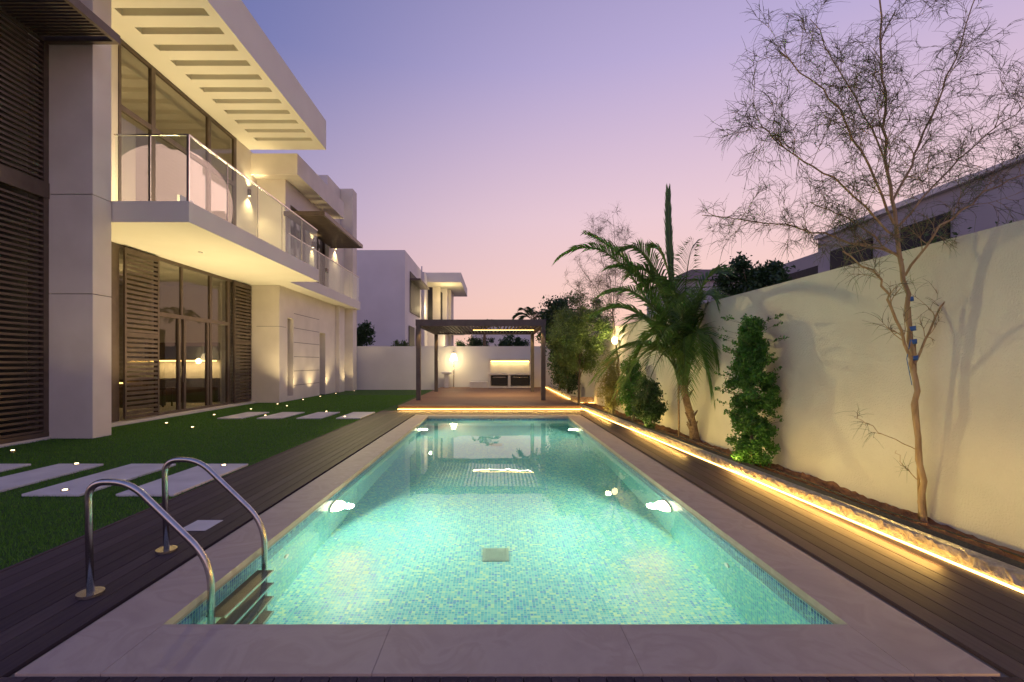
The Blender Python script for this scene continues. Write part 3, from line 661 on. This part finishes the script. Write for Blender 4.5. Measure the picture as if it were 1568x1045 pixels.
for cx,cy,cY in ((815,492,34),(742,508,44)):
    dp=empty('distant_palm'); tb=Tubes();V=[];F=[]; c=PP(cx,cy,cY)
    for k in range(13):
        a=k*.571; e=c+Vector((math.cos(a)*1.3,math.sin(a)*1.3,random.uniform(-.3,.9))); frond(tb,V,F,c,c.lerp(e,.5)+Vector((0,0,.7)),e,.55,22,.2,0,.035)
    mesh('leaflets',V,F,M_leafd,dp); tb.add([Vector((c.x,c.y,0)),c],[.15,.12],8); tb.obj('trunk',M_palmbark,dp)

class Tree:
    def __init__(s,rmin=.0022,strands=3,slen=.16): s.t=Tubes(); s.tw=Tubes(); s.st=Tubes(); s.rmin=rmin; s.ns=strands; s.sl=slen
    def limb(s,pts,r0,r1,dep,dens,L,up=.35):
        n=len(pts)
        P=[]
        for i in range(n-1):
            for k in range(5): P.append(pts[i].lerp(pts[i+1],k/5)+Vector([random.gauss(0,.012) for _ in range(3)]))
        P.append(pts[-1])
        rad=[r0+(r1-r0)*i/(len(P)-1) for i in range(len(P))]
        s.t.add(P,rad,6)
        tot=sum((P[i+1]-P[i]).length for i in range(len(P)-1))
        for _ in range(int(dens*tot)):
            i=random.randint(int(len(P)*.15),len(P)-2); p=P[i].lerp(P[i+1],random.random())
            d=(P[i+1]-P[i]).normalized(); d=(d*.6+Vector([random.gauss(0,.6) for _ in range(3)])+Vector((0,0,up))).normalized()
            s.grow(p,d,L*random.uniform(.5,1.1),max(rad[i]*.42,s.rmin*1.4),dep)
    def grow(s,p,d,L,r,dep):
        n=6; P=[p]; cur=p; dd=d.copy()
        bend=Vector([random.gauss(0,.11) for _ in range(3)])
        for k in range(n):
            dd=(dd+bend+Vector([random.gauss(0,.08) for _ in range(3)])+Vector((0,0,-.06 if dep==0 else .02))).normalized()
            cur=cur+dd*(L/n); P.append(cur)
        (s.t if dep>0 else s.tw).add(P,[max(s.rmin*.6,r*(1-.75*k/n)) for k in range(n+1)],3)
        if dep>0:
            for _ in range(5 if dep>1 else 6):
                i=random.randint(1,n-1); q=P[i].lerp(P[i+1],random.random())
                e=((P[i+1]-P[i]).normalized()*.9+Vector([random.gauss(0,.5) for _ in range(3)])).normalized()
                s.grow(q,e,L*random.uniform(.4,.7),max(s.rmin,r*.45),dep-1)
        else:
            for _ in range(s.ns):
                i=random.randint(0,n-1); q=P[i].lerp(P[i+1],random.random())
                e=((P[i+1]-P[i]).normalized()+Vector([random.gauss(0,.5) for _ in range(3)])).normalized()
                l=s.sl*random.uniform(.5,1.3)
                s.st.add([q,q+e*l*.5,q+e*l+Vector((0,0,-.12*l))],[s.rmin*.6,s.rmin*.55,s.rmin*.3],3)
tr=empty('staked_feathery_tree'); T=Tree(.0024,1,.15)
Y0=4.85
def Q(px,py,dy=0): return PP(px,py,Y0+dy)
T.limb([Q(1413,800),Q(1404,640),Q(1397,540),Q(1388,450),Q(1372,350)],.030,.020,1,.0,.3)
T.limb([Q(1372,350),Q(1358,240),Q(1350,120),Q(1346,-30)],.018,.007,2,9,.5)
T.limb([Q(1380,390),Q(1300,372,.2),Q(1200,345,.4),Q(1075,330,.5)],.013,.004,2,15,.34,.1)
T.limb([Q(1370,345),Q(1320,230,-.1),Q(1270,150,-.2),Q(1195,80,-.3)],.013,.005,2,10,.45)
T.limb([Q(1366,310),Q(1410,220,.2),Q(1450,120,.3),Q(1500,-20,.3)],.013,.005,2,9,.45)
T.limb([Q(1385,420),Q(1440,345,-.2),Q(1510,290,-.3),Q(1600,255,-.3)],.013,.005,2,10,.4)
T.limb([Q(1358,250),Q(1300,130,.4),Q(1240,30,.6)],.010,.004,2,9,.45)
T.limb([Q(1376,370),Q(1290,280,-.3),Q(1215,240,-.5),Q(1165,195,-.5)],.011,.004,2,12,.4)
T.limb([Q(1372,350),Q(1470,240,.1),Q(1570,160,.2)],.011,.004,2,10,.42)
T.limb([Q(1382,400),Q(1310,340,.1),Q(1240,310,.2)],.010,.004,2,12,.35)
T.limb([Q(1398,570),Q(1365,470,-.1),Q(1340,420,-.15),Q(1290,385,-.25)],.016,.006,1,10,.3)
T.limb([Q(1398,560),Q(1440,470,-.1),Q(1490,410,-.2)],.013,.005,1,10,.3)
T.limb([Q(1404,690),Q(1350,665,-.1),Q(1310,640,-.1)],.004,.002,1,4,.12)
T.limb([Q(1408,740),Q(1385,715,-.1),Q(1372,690,-.1)],.004,.002,1,4,.10)
T.t.obj('limbs',M_bark,tr); T.tw.obj('fine_twigs',M_twig,tr); T.st.obj('needle_strands',M_leaffea,tr)
st=Tubes()
for a,b in (((1418,800),(1392,470)),((1408,806),(1400,520))): st.add([Q(*a,.05),Q(*b,.03)],[.013,.012],8,True)
st.obj('bamboo_stakes',M_bark,tr)
tt=Tubes()
for py in (455,500,520,545):
    tt.add([Q(1392+(py-455)*.08,py),Q(1393+(py-455)*.08,py+7)],[.034,.032],10,True)
tt.add([Q(1394,520,-.03),Q(1388,550,-.03),Q(1396,590,-.03)],[.005,.004,.003],4)
tt.obj('ties',M_tie,tr)

t2=empty('feathery_tree_bare'); T=Tree(.003,1,.25); Y0=15.5
T.limb([Q(948,600),Q(945,540),Q(938,480)],.04,.022,1,0,.3)
for tip in ((905,345),(938,330),(958,360),(885,405),(955,400),(868,435),(918,370)):
    T.limb([Q(938,480),Q((940+tip[0])/2+5,(490+tip[1])/2,random.uniform(-.4,.4)),Q(*tip,random.uniform(-.6,.6))],.011,.004,2,5,.5)
T.t.obj('limbs',M_twig,t2); T.tw.obj('fine_twigs',M_twig,t2); T.st.obj('needle_strands',M_twig,t2)

# ------------------------------------------------------------ camera
cam=bpy.data.cameras.new('camera'); co=bpy.data.objects.new('camera',cam); link(co)
co.location=(0,0,1.6); co.rotation_euler=(math.radians(90),0,0)
cam.sensor_width=36; cam.lens=17.0; cam.shift_x=25/1568; cam.shift_y=33.5/1568
cam.clip_start=.05; cam.clip_end=3000
S.camera=co
